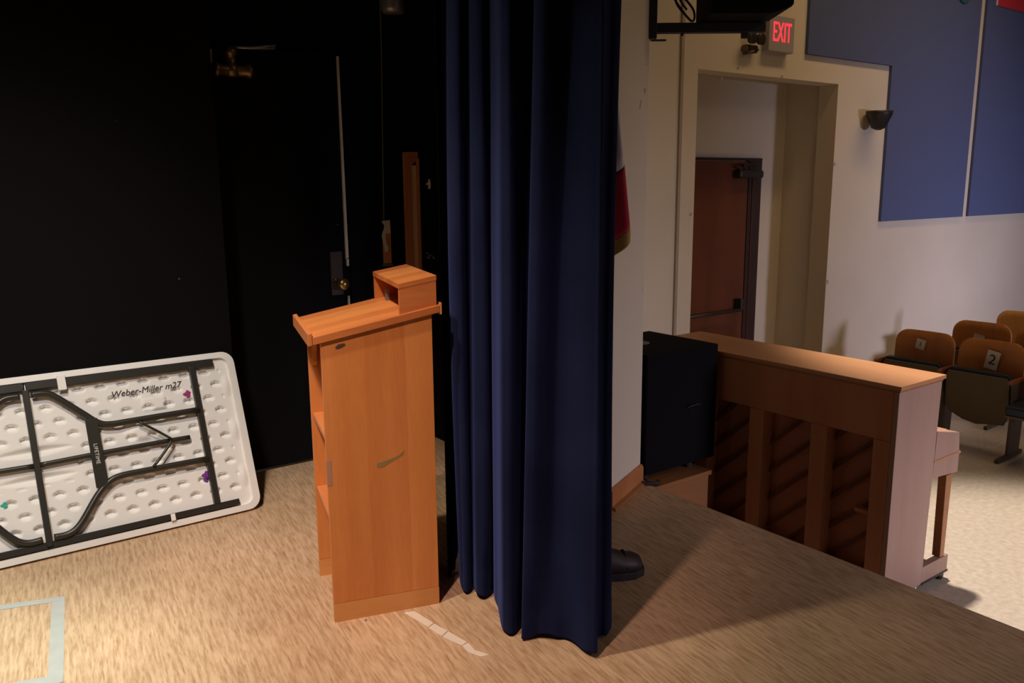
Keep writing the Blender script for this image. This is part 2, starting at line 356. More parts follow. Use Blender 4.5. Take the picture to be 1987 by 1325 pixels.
sub(MB().tube([(1.425, 4.285, 2.225), (1.52, 4.27, 2.226), (1.64, 4.25, 2.232)], .007, 8).tube([(1.52, 4.27, 2.228), (1.645, 4.25, 2.245)], .006, 8), 'closer_arm', M_grey, dc, smooth=True)

# cord, wooden block and torn tape on the stage wall
m = MB().tube([(2.298, 4.343, 3.0), (2.292, 4.343, 2.3), (2.276, 4.343, 1.7), (2.268, 4.343, 1.34)], .0035, 6)
tag(m.build('hanging_cord', M_cord), 'thin grey cord hanging down the black wall between the door and the bare wood channel', 'cord')
b_ = empty('wall_switch_block', (2.27, 4.345, 1.1)); tag(b_, 'small reddish wooden block with torn white tape, at the foot of the hanging cord', 'wall block')
T2 = Matrix.Translation((-2.27, -4.345, -1.1))
sub(MB().box(2.255, 2.298, 4.320, 4.345, 1.10, 1.285), 'wood_block', M_redw, b_, T2, bev=.002)
sub(MB().prism([(2.240, 1.345), (2.292, 1.350), (2.296, 1.275), (2.262, 1.272), (2.267, 1.215), (2.279, 1.195), (2.274, 1.170), (2.258, 1.165), (2.238, 1.262), (2.252, 1.298), (2.257, 1.318)], lambda u, v, w: (u, w, v), 4.3165, 4.3195), 'torn_tape', M_paper, b_, T2)
sub(MB().box(2.250, 2.305, 4.318, 4.345, 1.085, 1.099), 'clip', M_grey, b_, T2)
# bare wood channel
ch = empty('wood_channel', (2.46, 4.3, 0)); tag(ch, 'tall bare reddish wood channel standing against the black wall behind the lectern', 'wood channel')
T3 = Matrix.Translation((-2.46, -4.3, 0))
sub(MB().prism([(2.405, 1.735), (2.500, 1.737), (2.500, 1.70), (2.452, 1.655), (2.452, .0), (2.420, .0), (2.405, .0)], lambda u, v, w: (u, w, v), 4.333, 4.346), 'side_board', M_redw, ch, T3)
sub(MB().box(2.453, 2.486, 4.336, 4.3465, 0, 1.66), 'inner_board', M_pine, ch, T3)
sub(MB().box(2.491, 2.503, 4.325, 4.346, 0, 1.70), 'edge_board', M_redw, ch, T3)
# tag, eye hook and lamp housing
m = MB().prism([(0, -.028), (.014, -.028), (.018, .0), (.012, .03), (.004, .028), (-.002, .008), (-.018, .004), (-.018, -.004), (0, -.006)], lambda u, v, w: (2.548 - w, 4.300 - u * 1.4, 1.552 + v), 0, .003)
tag(m.build('paper_scrap', M_paper), 'small torn white paper scrap stuck to black wall above the eye hook', 'paper scrap')
ring = [(2.54, 4.318 + .018 * math.cos(t), 1.132 + .018 * math.sin(t)) for t in np.linspace(.4, 2 * PI - .2, 16)]
m = MB().tube(ring, .0035, 8); m.tube([(2.54, 4.302, 1.138), (2.546, 4.27, 1.132), (2.547, 4.255, 1.115)], .0035, 8)
tag(m.build('eye_hook', M_grey, smooth=True), 'small steel eye hook on black wall beside the wood channel', 'hook')
lh = empty('work_light', (2.24, 4.1, 2.44)); tag(lh, 'grey metal can light hanging above the cord at the top edge of view', 'lamp')
lathe([(.055, 0), (.062, .02), (.064, .14), (.045, .18), (.02, .19)], lambda a, b, h: (a, b, h)).build('lamp_can', M_grey, lh, smooth=True)
MB().tube([(0, 0, .18), (0, .12, .30), (0, .25, .32)], .012, 8).build('bracket_arm', M_dgrey, lh)
# black masking drape behind the blue curtain
dp = smooth_path([(1.605, 2.640, 0), (1.675, 2.705, 0), (1.80, 2.845, 0), (1.97, 2.80, 0), (2.14, 2.72, 0)], 22); n = len(dp); mb = MB()
for i in range(n):
    t = i / (n - 1); wv = .016 * math.sin(t * 44) * min(1, t * 6)
    for z in (0.005, 5.2): mb.v.append((dp[i].x + wv * .6, dp[i].y + wv, z))
for i in range(n - 1): mb.f.append((2 * i, 2 * i + 2, 2 * i + 3, 2 * i + 1)); mb.m.append(0)
o = mb.build('black_masking_drape', M_blackcl, smooth=True); md = o.modifiers.new('s', 'SOLIDIFY'); md.thickness = .004
tag(o, 'plain black drape hanging directly behind the blue curtain', 'curtain')

# ------------------------------------------------------------------ blue curtain
ctrl = [  # azimuth at the floor, azimuth at z = 2.5, distance at the floor, change of distance at z = 2.5
 (57.5, 57.5, 3.14, 0), (57.75, 57.7, 3.08, 0), (57.75, 57.5, 3.02, 0), (57.4, 57.15, 2.965, 0), (57.05, 56.85, 2.965, 0), (56.8, 56.5, 2.99, .02), (56.55, 56.1, 2.94, .01),
 (56.05, 55.75, 2.92, 0), (55.55, 55.4, 2.93, 0), (55.3, 55.15, 2.96, .04), (55.2, 54.95, 2.90, .02), (55.0, 54.7, 2.83, 0), (54.72, 54.4, 2.69, 0), (54.35, 54.0, 2.66, 0),
 (53.9, 53.5, 2.66, .01), (53.5, 52.8, 2.675, .09), (53.15, 52.1, 2.73, .07), (53.05, 51.85, 2.68, .02), (53.22, 51.9, 2.635, -.01), (52.7, 51.5, 2.62, -.03), (51.9, 50.9, 2.63, -.03),
 (51.0, 50.1, 2.64, 0), (50.3, 49.5, 2.63, .01), (49.6, 48.9, 2.60, .01), (48.8, 48.3, 2.57, -.01), (48.1, 47.9, 2.545, -.01), (47.62, 47.6, 2.53, 0), (47.72, 47.5, 2.60, 0), (47.35, 47.1, 2.65, 0),
 (46.9, 46.7, 2.66, 0), (46.58, 46.38, 2.69, 0), (46.75, 46.6, 2.76, 0), (47.5, 47.2, 2.84, 0)]
def cr(P, t):
    i = min(int(t), len(P) - 2); u = t - i
    p0, p1, p2, p3 = P[max(i - 1, 0)], P[i], P[i + 1], P[min(i + 2, len(P) - 1)]
    return [0.5 * (2 * b + (c - a) * u + (2 * a - 5 * b + 4 * c - d) * u * u + (3 * b - a - 3 * c + d) * u ** 3) for a, b, c, d in zip(p0, p1, p2, p3)]
NC, zs = 330, [0.006, .012, .05, .09, .118, .122, .126, .16, .22, .3, .4, .5, .6, .75, .9, 1.1, 1.3, 1.5, 1.75, 2.0, 2.3, 2.6, 3.0, 3.6, 4.4, 5.2]
mb = MB()
for i in range(NC):
    t = i / (NC - 1) * (len(ctrl) - 1); a0, a1, r, dr_ = cr(ctrl, t)
    for z in zs:
        k = min(z / 2.5, 1.25); ed = max(0, 1 - t / 6) * .45 + max(0, (t - 24) / 9) ** 1.2 * .5
        az = math.radians(a0 + (a1 - a0) * k + ed * math.sin(PI * min(z / 2.5, 1)))
        rr = r + dr_ * k + .006 * math.sin(z * 2.1 + i * .09) + .004 * math.sin(z * 7 + i * .05) * max(0, 1 - z)
        if .117 < z < .127: rr += .003
        if z < .3: rr += (.3 - z) * .05 * math.sin(t * 1.7)
        zz = z
        if z < .02: zz = z + .012 * max(0, math.sin(t * 1.3)) + .004
        mb.v.append((rr * math.cos(az), rr * math.sin(az), zz))
K = len(zs)
for i in range(NC - 1):
    for j in range(K - 1):
        mb.f.append((i * K + j, (i + 1) * K + j, (i + 1) * K + j + 1, i * K + j + 1)); mb.m.append(0)
cu = mb.build('stage_curtain', M_velvet, smooth=True)
md = cu.modifiers.new('s', 'SOLIDIFY'); md.thickness = .005; md.offset = 0
tag(cu, 'tall navy blue velour stage curtain in deep folds beside the lectern', 'curtain')

# ------------------------------------------------------------------ lectern
lp = (1.103, 2.603, 0); lec = empty('lectern', lp, math.radians(-15.8)); tag(lec, 'orange oak lectern with slanted top, box shelf and open shelves at its back', 'lectern')
# local: x = from the reader's side to the audience side, y = width
def zt_(u): return 1.022 + (u + .024) * .191     # underside of the slab
def side(y0, y1, name):
    m = MB(); D = .39
    pr = [(0, .072), (0, zt_(0)), (D, zt_(D)), (D, .068)]
    m.prism(pr, lambda u, v, w: (u, w, v), y0, y1); return m.build(name, M_lect, lec, bev=.0015)
s1 = side(0, .018, 'side_panel'); s2 = side(.386, .404, 'side_panel')
for y0, y1 in ((-.001, .019), (.385, .405)):
    MB().prism([(0, 0), (0, .071), (.39, .067), (.39, 0)], lambda u, v, w: (u, w, v), y0, y1).build('kick_board', M_lband, lec)
MB().box(.372, .388, .019, .385, .0, 1.09).build('front_panel', M_lect, lec)
for z in (.375, .675):
    MB().box(.006, .371, .019, .385, z - .009, z + .009).build('shelf', M_lecty, lec, bev=.001)
MB().prism([(0, 0), (.085, 0), (.07, -.02), (.045, -.045), (.03, -.085), (.022, -.13), (0, -.15)], lambda u, v, w: (.014 + w, .0185 + u, 1.018 + v), 0, .016).build('corner_brace', M_lect, lec)
MB().prism([(0, 0), (-.085, 0), (-.07, -.02), (-.045, -.045), (-.03, -.085), (-.022, -.13), (0, -.15)], lambda u, v, w: (.014 + w, .3855 + u, 1.018 + v), 0, .016).build('corner_brace', M_lect, lec)
MB().prism([(-.026, 1.022), (.418, 1.107), (.418, 1.134), (-.026, 1.049)], lambda u, v, w: (u, w, v), -.010, .455).build('desk_top', M_lectx, lec, bev=.002)
MB().prism([(-.042, 1.018), (-.027, 1.021), (-.027, 1.064), (-.042, 1.061)], lambda u, v, w: (u, w, v), -.010, .455).build('book_ledge', M_lecty, lec, bev=.002)
MB().prism([(.418, 1.100), (.424, 1.101), (.424, 1.141), (.418, 1.140)], lambda u, v, w: (u, w, v), -.010, .455).build('back_lip', M_lband, lec)
bx = lambda u: 1.134 - (.418 - u) * .191
for y0, y1 in ((.0, .017), (.433, .45)):
    MB().prism([(.276, bx(.276)), (.408, bx(.408)), (.408, 1.222), (.276, 1.198)], lambda u, v, w: (u, w, v), y0, y1).build('box_side', M_lectx, lec)
MB().prism([(.274, 1.196), (.410, 1.220), (.410, 1.238), (.274, 1.214)], lambda u, v, w: (u, w, v), -.001, .451).build('box_top', M_lectx, lec, bev=.001)
MB().prism([(.396, bx(.396)), (.408, bx(.408)), (.408, 1.22), (.396, 1.218)], lambda u, v, w: (u, w, v), .017, .433).build('box_back', M_lect, lec)
MB().prism([(0, 0), (.05, .008), (.05, .014), (.012, .012), (.008, .045), (0, .045)], lambda u, v, w: (.30 + u, .36 - w, bx(.30) + .001 + v), 0, .03).build('clip', M_grey, lec)
MB().prism([(.02, .58), (.05, .585), (.10, .600), (.12, .618), (.115, .60), (.085, .585), (.04, .563), (.02, .565)], lambda u, v, w: (.155 + u, w, v), -.0008, .0005).build('scuff_mark', M_scuff, lec)
MB().prism([(.048, 1.008), (.06, 1.018), (.082, 1.020), (.084, 1.012), (.066, 1.003), (.052, 1.001)], lambda u, v, w: (u, w, v), -.0008, .0005).build('dark_mark', M_dscuff, lec)
MB().box(-.0008, .016, -.001, .0, .52, .61).build('tape_patch', M_tgrey, lec)

# ------------------------------------------------------------------ folding table
LT, WT = 1.83, .79
yb, yt, zt2 = 3.835, 4.135, .73
tv = Vector((0, yt - yb, zt2)).normalized(); tn = Vector((0, -zt2, yt - yb)).normalized()   # tn points to the camera side
ftab = empty('folding_table', (1.275, yb, 0)); tag(ftab, 'white plastic folding table on its long edge, underside facing out, against the black wall', 'table')
def tp(s, t, d=0):           # s along -X from the right edge, t up the lean, d out of the face
    return Vector((-s, 0, 0)) + tv * t + tn * d + Vector((0, 0, .004))
# slab and rim
mb = MB(); mb.prism([(u, v) for u, v in rrect(LT, WT, .06)], lambda u, v, w: tp(u, v, w), -.030, -.020); mb.build('table_slab', M_wplas, ftab, bev=.003)
mb = MB(); oo = rrect(LT, WT, .06); ii = [(u + .034, v + .03) for u, v in rrect(LT - .068, WT - .06, .04)]
k = len(oo)
for ring_, d in ((oo, -.0195), (oo, .018), (ii, .022), (ii, -.0195)):
    mb.v += [tuple(tp(u, v, d)) for u, v in ring_]
for a in range(3):
    for i in range(k):
        j = (i + 1) % k; mb.f.append((a * k + i, a * k + j, (a + 1) * k + j, (a + 1) * k + i)); mb.m.append(0)
mb.build('table_rim', M_wplas, ftab, bev=.002)
def panel(s0, s1):
    nx, ny = int((s1 - s0) / .0055), int((WT - .06) / .0055)
    s = np.linspace(s0, s1, nx); t = np.linspace(.03, WT - .03, ny); Sg, Tg = np.meshgrid(s, t, indexing='ij')
    D = np.full_like(Sg, .006)
    px, py = .0925, .064
    r = np.round((Tg - .698) / py)
    off = np.where(np.mod(r, 2) == 0, 0, px / 2)
    c = np.round((Sg - .614 - off) / px)
    ds = Sg - (.614 + off + c * px); dt = Tg - (.698 + r * py)
    dent = np.clip(1.16 - np.sqrt((ds / .0215) ** 2 + (dt / .0135) ** 2), 0, .20) / .20
    ok = (Tg > .09) & (Tg < .725) & (Sg > .075) & (Sg < LT - .075)
    ok &= ~((np.abs(Sg - LT / 2) < .16) & (np.abs(Tg - .395) < .09))
    D -= .025 * dent * ok * (.22 + .78 * np.clip((dt / .0135 + 1) / 2, 0, 1))
    # long raised ribs by the hinge and moulded end ribs
    for tc_, sg in ((.455, 1), (.335, 1)):
        e = np.clip(1 - ((Sg - LT / 2) / .16) ** 2, 0, 1) ; D -= .02 * np.clip(1 - np.abs(Tg - tc_) / (.022 * e + 1e-4), 0, 1) * e
    for tc_ in (.62, .40, .17):
        for se in (.055, LT - .055):
            D += .010 * np.clip(1.3 - np.sqrt(((Sg - se) / .022) ** 2 + ((Tg - tc_) / .045) ** 2), 0, 1)
    D += .012 * np.clip(1.2 - np.sqrt(((Sg - .47) / .075) ** 2 + ((Tg - .46) / .035) ** 2), 0, .6) / .6 
    D += .010 * ((np.abs(Sg - .40) < .05) & (np.abs(Tg - .585) < .03))
    mb = MB(); base = [tuple(tp(a, b, d)) for a, b, d in zip(Sg.ravel(), Tg.ravel(), D.ravel())]
    mb.v = base
    for i in range(nx - 1):
        for j in range(ny - 1): mb.f.append((i * ny + j, (i + 1) * ny + j, (i + 1) * ny + j + 1, i * ny + j + 1)); mb.m.append(0)
    return mb.build('moulded_underside', M_wplas, ftab, smooth=True)
panel(.03, LT / 2 - .003); panel(LT / 2 + .003, LT - .03)
def tbox(s0, s1, t0, t1, d0, d1, name, mat=M_steel, par=ftab, bev=.002):
    return MB().prism([(s0, t0), (s1, t0), (s1, t1), (s0, t1)], lambda u, v, w: tp(u, v, w), d0, d1).build(name, mat, par, bev=bev)
def ttube(pts, r, name, n=5, mat=M_steel, par=ftab, d=.03):
    return MB().tube(smooth_path([tp(p[0], p[1], p[2] if len(p) > 2 else d) for p in pts], n), r, 12).build(name, mat, par, smooth=True)
for t0, t1 in ((.722, .755), (.036, .064)):
    tbox(.105, LT / 2 - .006, t0, t1, .004, .030, 'side_rail'); tbox(LT / 2 + .006, LT - .105, t0, t1, .004, .030, 'side_rail')
for mir in (0, 1):
    q = (lambda s: s) if not mir else (lambda s: LT - s)
    tbox(*sorted((q(.196), q(.222))), .062, .735, .008, .034, 'cross_bar')
    tbox(*sorted((q(.655), q(.705))), .245, .555, .036, .044, 'leg_plate')
    ttube([(q(.893), .700), (q(.835), .697), (q(.790), .665), (q(.705), .583), (q(.650), .532), (q(.600), .518), (q(.50), .518), (q(.212), .519)], .0145, 'leg')
    ttube([(q(.893), .076), (q(.835), .077), (q(.785), .110), (q(.705), .213), (q(.650), .262), (q(.600), .279), (q(.50), .281), (q(.212), .279)], .0145, 'leg')
    ttube([(q(.905), .392), (q(.70), .396), (q(.45), .398), (q(.275), .397)], .0115, 'centre_brace', d=.022)
    ttube([(q(.49), .508), (q(.42), .452), (q(.36), .400)], .006, 'brace_arm', 3, d=.046)
    ttube([(q(.46), .290), (q(.40), .350), (q(.36), .396)], .0065, 'brace_arm', 3, d=.046)
tbox(LT / 2 - .013, LT / 2 + .011, .045, .722, .010, .040, 'hinge_bar')
for ss, tt in ((.765, .748),): tbox(ss - .012, ss + .022, tt - .045, tt + .022, .018, .036, 'rail_clip', M_wplas)
tbox(.402, .422, .03, .062, .018, .034, 'rail_clip', M_wplas)
def sticker(s, t, r, mat, name, d=.008):
    p = [(s + r * (1 + .35 * math.sin(3 * a + 1)) * math.cos(a), t + r * (1 + .3 * math.cos(4 * a)) * math.sin(a)) for a in np.linspace(0, 2 * PI, 14)[:-1]]
    MB().prism(p, lambda u, v, w: tp(u, v, w), d - .003, d).build(name, mat, ftab)
sticker(.245, .605, .017, M_mag, 'magenta_sticker'); sticker(1.052, .252, .012, M_grn, 'green_sticker'); sticker(.228, .205, .018, M_pur, 'purple_sticker'); sticker(.232, .185, .012, M_pur, 'purple_sticker')
def tM(s, t, d, ang=0):       # text matrix: x to the right (-s), y up the lean
    p = tp(s, t, d); Rm = Matrix(((1, tv.x, tn.x), (0, tv.y, tn.y), (0, tv.z, tn.z))).to_4x4()
    return Matrix.Translation(p) @ Rm @ Matrix.Rotation(ang, 4, 'Z')
text_mesh('handwriting', 'Weber-Miller m27', .041, M_ink, ftab, tM(.425, .655, .0075, math.radians(1)), .0012, 1.0, .3)
text_mesh('plate_lettering', 'LIFETIME', .022, M_wtext, ftab, tM(.681, .395, .0448, math.radians(-90)), .0006, 1.1)

# ------------------------------------------------------------------ floor tapes
def strip(name, pts, mat, z=.0012, h=.0008):
    return MB().prism(pts, lambda u, v, w: (u, v, w), z - h, z).build(name, mat)
tq = empty('taped_square', (0, 3.1, 0)); tag(tq, 'square outline of silver duct tape stuck on the stage floor', 'tape')
def tstrip(pts):
    o = MB().prism([(a, b - 3.1) for a, b in pts], lambda u, v, w: (u, v, w), .0004, .0010 + .0006 * len(tq.children)).build('tape_strip', M_tape, tq); return o
tstrip([(.3095, 3.434), (.352, 3.418), (.256, 2.79), (.212, 2.80)]); tstrip([(-.32, 3.64), (.340, 3.420), (.325, 3.385), (-.32, 3.60)]); tstrip([(-.40, 3.05), (.262, 2.835), (.252, 2.785), (-.40, 3.00)])
mk = empty('floor_tape_remnant', (1.38, 2.3, 0)); tag(mk, 'broken line of worn white tape on the floor from the lectern foot towards the curtain', 'tape')
def frag(pts): MB().prism([(a - 1.38, b - 2.3) for a, b in pts], lambda u, v, w: (u, v, w), .0004, .0014).build('tape_fragment', M_mtape, mk)
frag([(1.335, 2.515), (1.372, 2.500), (1.385, 2.385), (1.355, 2.372)]); frag([(1.353, 2.366), (1.384, 2.378), (1.398, 2.310), (1.362, 2.292)])
frag([(1.362, 2.284), (1.398, 2.304), (1.412, 2.205), (1.385, 2.200)]); frag([(1.386, 2.196), (1.413, 2.200), (1.405, 2.150), (1.428, 2.095), (1.400, 2.102), (1.380, 2.150)])
o = lathe([(.004, 0), (.005, .004), (.002, .007)], lambda a, b, h: (1.198 + a, 2.548 + b, h), 8).build('floor_screw', M_grey)
tag(o, 'tiny grey screw on the floor at the near foot of the lectern', 'screw')

# ------------------------------------------------------------------ shoe behind the curtain
sh = empty('leather_shoe', (2.135, 2.275, 0), math.radians(-22)); sh.scale = (1.12, 1.12, 1.22); tag(sh, 'dark leather shoe poking out from behind the blue curtain hem', 'shoe')
def loft(secs, name, mat, par, smooth=True):
    mb = MB(); k = len(secs[0])
    for s_ in secs: mb.v += [tuple(p) for p in s_]
    for i in range(len(secs) - 1):
        for j in range(k):
            j2 = (j + 1) % k; mb.f.append((i * k + j, i * k + j2, (i + 1) * k + j2, (i + 1) * k + j)); mb.m.append(0)
    mb.f.append(tuple(range(k - 1, -1, -1))); mb.f.append(tuple((len(secs) - 1) * k + j for j in range(k))); mb.m += [0, 0]
    return mb.build(name, mat, par, smooth=smooth)
def shoe_sec(x, w, h, z0=.028): return [(x, w * math.cos(a), z0 + h * max(0, math.sin(a)) ** .8 if math.sin(a) > 0 else z0) for a in np.linspace(0, 2 * PI, 17)[:-1]]
loft([shoe_sec(-.185, .02, .05), shoe_sec(-.17, .034, .085), shoe_sec(-.11, .038, .095), shoe_sec(-.05, .04, .09), shoe_sec(0, .045, .072), shoe_sec(.05, .05, .052), shoe_sec(.09, .046, .045), shoe_sec(.115, .034, .034), shoe_sec(.125, .015, .015)], 'upper', M_leather, sh)
def sole_poly(g): return [(x, y) for x, y in [(.128 + g, 0), (.118 + g, .034), (.085, .05 + g), (.03, .05 + g), (-.05, .04 + g), (-.13, .04 + g), (-.18, .03), (-.19 - g, 0)]] + [(x, -y) for x, y in [(-.18, .03), (-.13, .04 + g), (-.05, .04 + g), (.03, .05 + g), (.085, .05 + g), (.118 + g, .034)]]
MB().prism(sole_poly(.006), lambda u, v, w: (u, v, w), .001, .028).build('sole', M_sole, sh, bev=.004)
MB().tube([(.055, y, .028 + .056 * math.cos(y * 28)) for y in np.linspace(-.05, .05, 9)], .003, 6).build('toe_seam', M_sole, sh)

# ------------------------------------------------------------------ flag on its pole
fl = empty('standing_flag', (2.28, 2.60, 0)); tag(fl, 'red and white flag with gold fringe hanging behind the right edge of the blue curtain', 'flag')
lathe([(.0, 0), (.10, 0), (.10, .02), (.06, .04), (.03, .10), (.02, .14)], lambda a, b, h: (a, b, h + .001)).build('stand_base', M_brass, fl, smooth=True)
MB().tube([(0, 0, .12), (0, 0, 2.45)], .013, 10).build('pole', M_pine, fl, smooth=True)
lathe([(.005, 0), (.03, .02), (.005, .10)], lambda a, b, h: (a, b, 2.45 + h), 10).build('finial', M_brass, fl, smooth=True)
def drape(z_top, z_bot, zi, name, mat, th=.003):
    n = 40; mb = MB(); zl = 14
    for i in range(n):
        t = i / (n - 1)
        ztop = z_top(t); zbot = z_bot(t)
        for j in range(zl):
            z = ztop + (zbot - ztop) * j / (zl - 1)
            wd = .155 * min(1, max(0.12, (2.30 - z) / .95)) ** .9
            if z < 1.36: wd *= 1 - .06 * (1.36 - z)
            x = .008 + wd * t; y = -.022 * math.sin(t * 9.42) * min(1, (2.4 - z)) * (.3 + t) - .085 * t
            mb.v.append((x, y - .015, z))
    for i in range(n - 1):
        for j in range(zl - 1): mb.f.append((i * zl + j, (i + 1) * zl + j, (i + 1) * zl + j + 1, i * zl + j + 1)); mb.m.append(0)
    o = mb.build(name, mat, fl, smooth=True); md = o.modifiers.new('s', 'SOLIDIFY'); md.thickness = th; return o
drape(lambda t: 2.30, lambda t: 1.50 + .13 * t, 0, 'white_cloth', M_flagw)
drape(lambda t: 1.50 + .13 * t, lambda t: 1.19 + .20 * t, 0, 'red_cloth', M_flagr)
drape(lambda t: 1.19 + .20 * t, lambda t: 1.125 + .20 * t, 0, 'gold_fringe', M_fringe, .006)

# ------------------------------------------------------------------ baseboard and chips of the jamb
jd = Vector((jx1 - jx0, jy1 - jy0, 0)).normalized(); jn = Vector((jd.y, -jd.x, 0))
def jbox(s0, s1, z0, z1, z0b, z1b, th):
    a = Vector((jx0, jy0, 0)) + jd * s0; b = Vector((jx0, jy0, 0)) + jd * s1
    return [a + Vector((0, 0, z0)), b + Vector((0, 0, z0b)), b + jn * 0 + Vector((0, 0, z0b)), a, a, b, b, a], a, b
def jprism(s0, s1, prof, name, mat, cut=0):
    a = Vector((jx0, jy0, 0)) + jd * s0
    mb = MB(); mb.prism(prof, lambda u, v, w: a + jn * u + jd * w + Vector((0, 0, v)), 0, s1 - s0)
    return mb.build(name, mat, bev=.002)
o = jprism(0, .424, [(0, .0), (.02, 0), (.02, .09), (.010, .105), (0, .105)], 'baseboard_left', M_baseb); st(o)
o = jprism(0, .424, [(.020, 0), (.040, 0), (.036, .012), (.020, .022)], 'trim_2', M_step); st(o)
for s, z, r in ((.34, 1.995, .014), (.405, 2.18, .005), (.19, 1.90, .016), (.405, 1.05, .004), (.30, 1.15, .003)):
    pass
ch_pts = [(.375, 1.98, .010, .013), (.325, 1.92, .005, .016), (.315, 1.90, .005, .012), (.38, 2.10, .004, .004), (.40, 1.03, .004, .004)]
mb = MB()
for s, z, a_, b_ in ch_pts:
    c0 = Vector((jx0, jy0, 0)) + jd * s + Vector((0, 0, z))
    mb.prism([(a_ * math.cos(t) * (1 + .2 * math.sin(3 * t)), b_ * math.sin(t)) for t in np.linspace(0, 2 * PI, 11)[:-1]], lambda u, v, w: c0 + jd * u + jn * w + Vector((0, 0, v)), .0002, .0012)
st(mb.build('trim_3', M_chip))
# ------------------------------------------------------------------ platform and subwoofer
pf = empty('stage_extension_box', (3.01, 2.87, -.5)); tag(pf, 'brown wooden platform box against the stage edge under the black subwoofer', 'platform')
MB().box(0, .42, 0, 1.2, 0, .472).build('box_body', M_step, pf)
MB().box(0, .435, -.012, 1.2, .472, .498).build('box_top', M_step, pf, bev=.003)
sw = empty('subwoofer', (3.275, 3.19, -.002)); tag(sw, 'large black carpeted subwoofer cabinet on the wooden platform beside the piano', 'speaker')
X0, X1, Y0, Y1 = -.275, .268, -.262, .262
MB().box(X0, X1, Y0, Y1, .04, .683).build('cabinet', M_subc, sw, bev=.006)
lathe([(.0, 0), (.055, 0), (.060, .003), (.045, .006), (.022, .006), (.018, .002)], lambda a, b, h: (-.06 + a, 0.02 + b, .683 + h), 24).build('pole_socket', M_disc, sw, smooth=False)
for x in (X0 + .04, X1 - .16):
    for y in (Y0 + .05, Y1 - .05): lathe([(.018, 0), (.022, .02), (.022, .039)], lambda a, b, h: (x + a, y + b, .001 + h), 12).build('foot', M_rubber, sw)
MB().tube(smooth_path([(.02, Y0 - .004, .36), (.03, Y0 - .02, .372), (.10, Y0 - .022, .375), (.115, Y0 - .004, .36)], 4), .004, 6).build('handle', M_rubber, sw, smooth=True)
MB().box(.04, .10, Y0 - .003, Y0 + .01, .315, .35).build('handle_recess', M_spk, sw)
cb = MB().tube(smooth_path([(2.955, 2.93, .012), (2.985, 2.90, .012), (3.03, 2.872, .012), (3.055, 2.885, .012)], 5), .011, 8)
tag(cb.build('cable_end', M_rubber, smooth=True), 'short black cable end lying at the stage edge beside the subwoofer', 'cable')

# ------------------------------------------------------------------ upright piano
pn = empty('upright_piano', (3.6, 1.92, -.5)); tag(pn, 'upright piano with its timber back towards the stage', 'piano')
L_ = 1.525; TZ = 1.127           # local: x forward (hall), y length, z from the hall floor
MB().box(-.006, .402, -.008, L_ + .008, TZ - .020, TZ).build('lid', M_pianotop, pn, bev=.003)
MB().box(.0, .39, 0, L_, TZ - .030, TZ - .0205).build('lid_moulding', M_piano, pn)
def pside(y0, y1):
    prof = [(.085, .045), (.355, .045), (.372, .56), (.372, .60), (.385, TZ - .031), (0.0, TZ - .031), (0.0, .045)]
    MB().prism(prof, lambda u, v, w: (u, w, v), y0, y1).build('side_panel', M_pside, pn, bev=.002)
    MB().prism([(.372, .602), (.628, .582), (.628, .685), (.61, .795), (.59, .80), (.385, .842)], lambda u, v, w: (u, w, v), y0, y1 + (.03 if y0 < .5 else 0)).build('key_cheek', M_pside, pn, bev=.002)
    MB().box(.372, .636, y0 - .003, y1, .682, .692).build('key_slip_edge', M_pianotop, pn)
    MB().prism([(.356, .050), (.612, .050), (.612, .135), (.356, .135)], lambda u, v, w: (u, w, v), y0, y1 + .01).build('toe_block', M_pside, pn, bev=.002)
    MB().prism([(.525, .5815), (.585, .581), (.575, .136), (.535, .136)], lambda u, v, w: (u, w, v), y0 + .004, y1 + .02).build('leg', M_piano, pn, bev=.002)
    o = MB().box(.356, .62, y0 - .002, y1 + .012, .040, .0495).build('toe_rail', M_dgrey, pn)
    for x in (.06, .33, .58):
        MB().tube([(x, y0 + .02 - .012, .022), (x, y0 + .02 + .012, .022)], .0215, 12).build('caster', M_grey if x < .4 else M_dgrey, pn, smooth=True)
pside(0.002, .028); pside(L_ - .028, L_ - .002)
MB().box(.0, .085, .029, L_ - .029, .855, TZ - .031).build('top_rail', M_pback, pn, bev=.002)
MB().box(.0, .085, .029, L_ - .029, .05, .16).build('bottom_rail', M_pback, pn, bev=.002)
for y0, y1 in ((.029, .112), (.358, .448), (.735, .825), (1.11, 1.20), (L_ - .112, L_ - .029)):
    MB().box(.0, .085, y0, y1, .161, .854).build('back_post', M_pback, pn, bev=.002)
MB().box(.088, .098, .029, L_ - .029, .05, .855).build('soundboard', M_sound, pn)
for b0, b1 in ((.112, .358), (.448, .735), (.825, 1.11), (1.20, L_ - .112)):
    mb = MB()
    for k in range(-2, 8):
        z = -.02 + k * .158 + b0 * .12; dz = (b1 - b0) * .92
        # ribs climb towards -Y
        y1_, z1_ = b0 + .001, z + dz; y0_, z0_ = b1 - .001, z
        lo, hi = .17, .85
        if z1_ < lo + .03 or z0_ > hi - .03: continue
        sl = (z1_ - z0_) / (y1_ - y0_)
        if z1_ > hi: y1_, z1_ = y0_ + (hi - z0_) / sl, hi
        if z0_ < lo: y0_, z0_ = y0_ + (lo - z0_) / sl, lo
        mb.quadbox([(.070, y0_, z0_ - .014), (.087, y0_, z0_ - .014), (.087, y1_, z1_ - .014), (.070, y1_, z1_ - .014), (.070, y0_, z0_ + .010), (.087, y0_, z0_ + .010), (.087, y1_, z1_ + .010), (.070, y1_, z1_ + .010)])
    mb.build('soundboard_ribs', M_rib, pn)
MB().box(.03, .087, .113, .20, .455, .475).build('rest_block', M_pback, pn)
MB().box(.374, .386, .029, L_ - .029, .86, TZ - .031).build('front_panel', M_pside, pn)
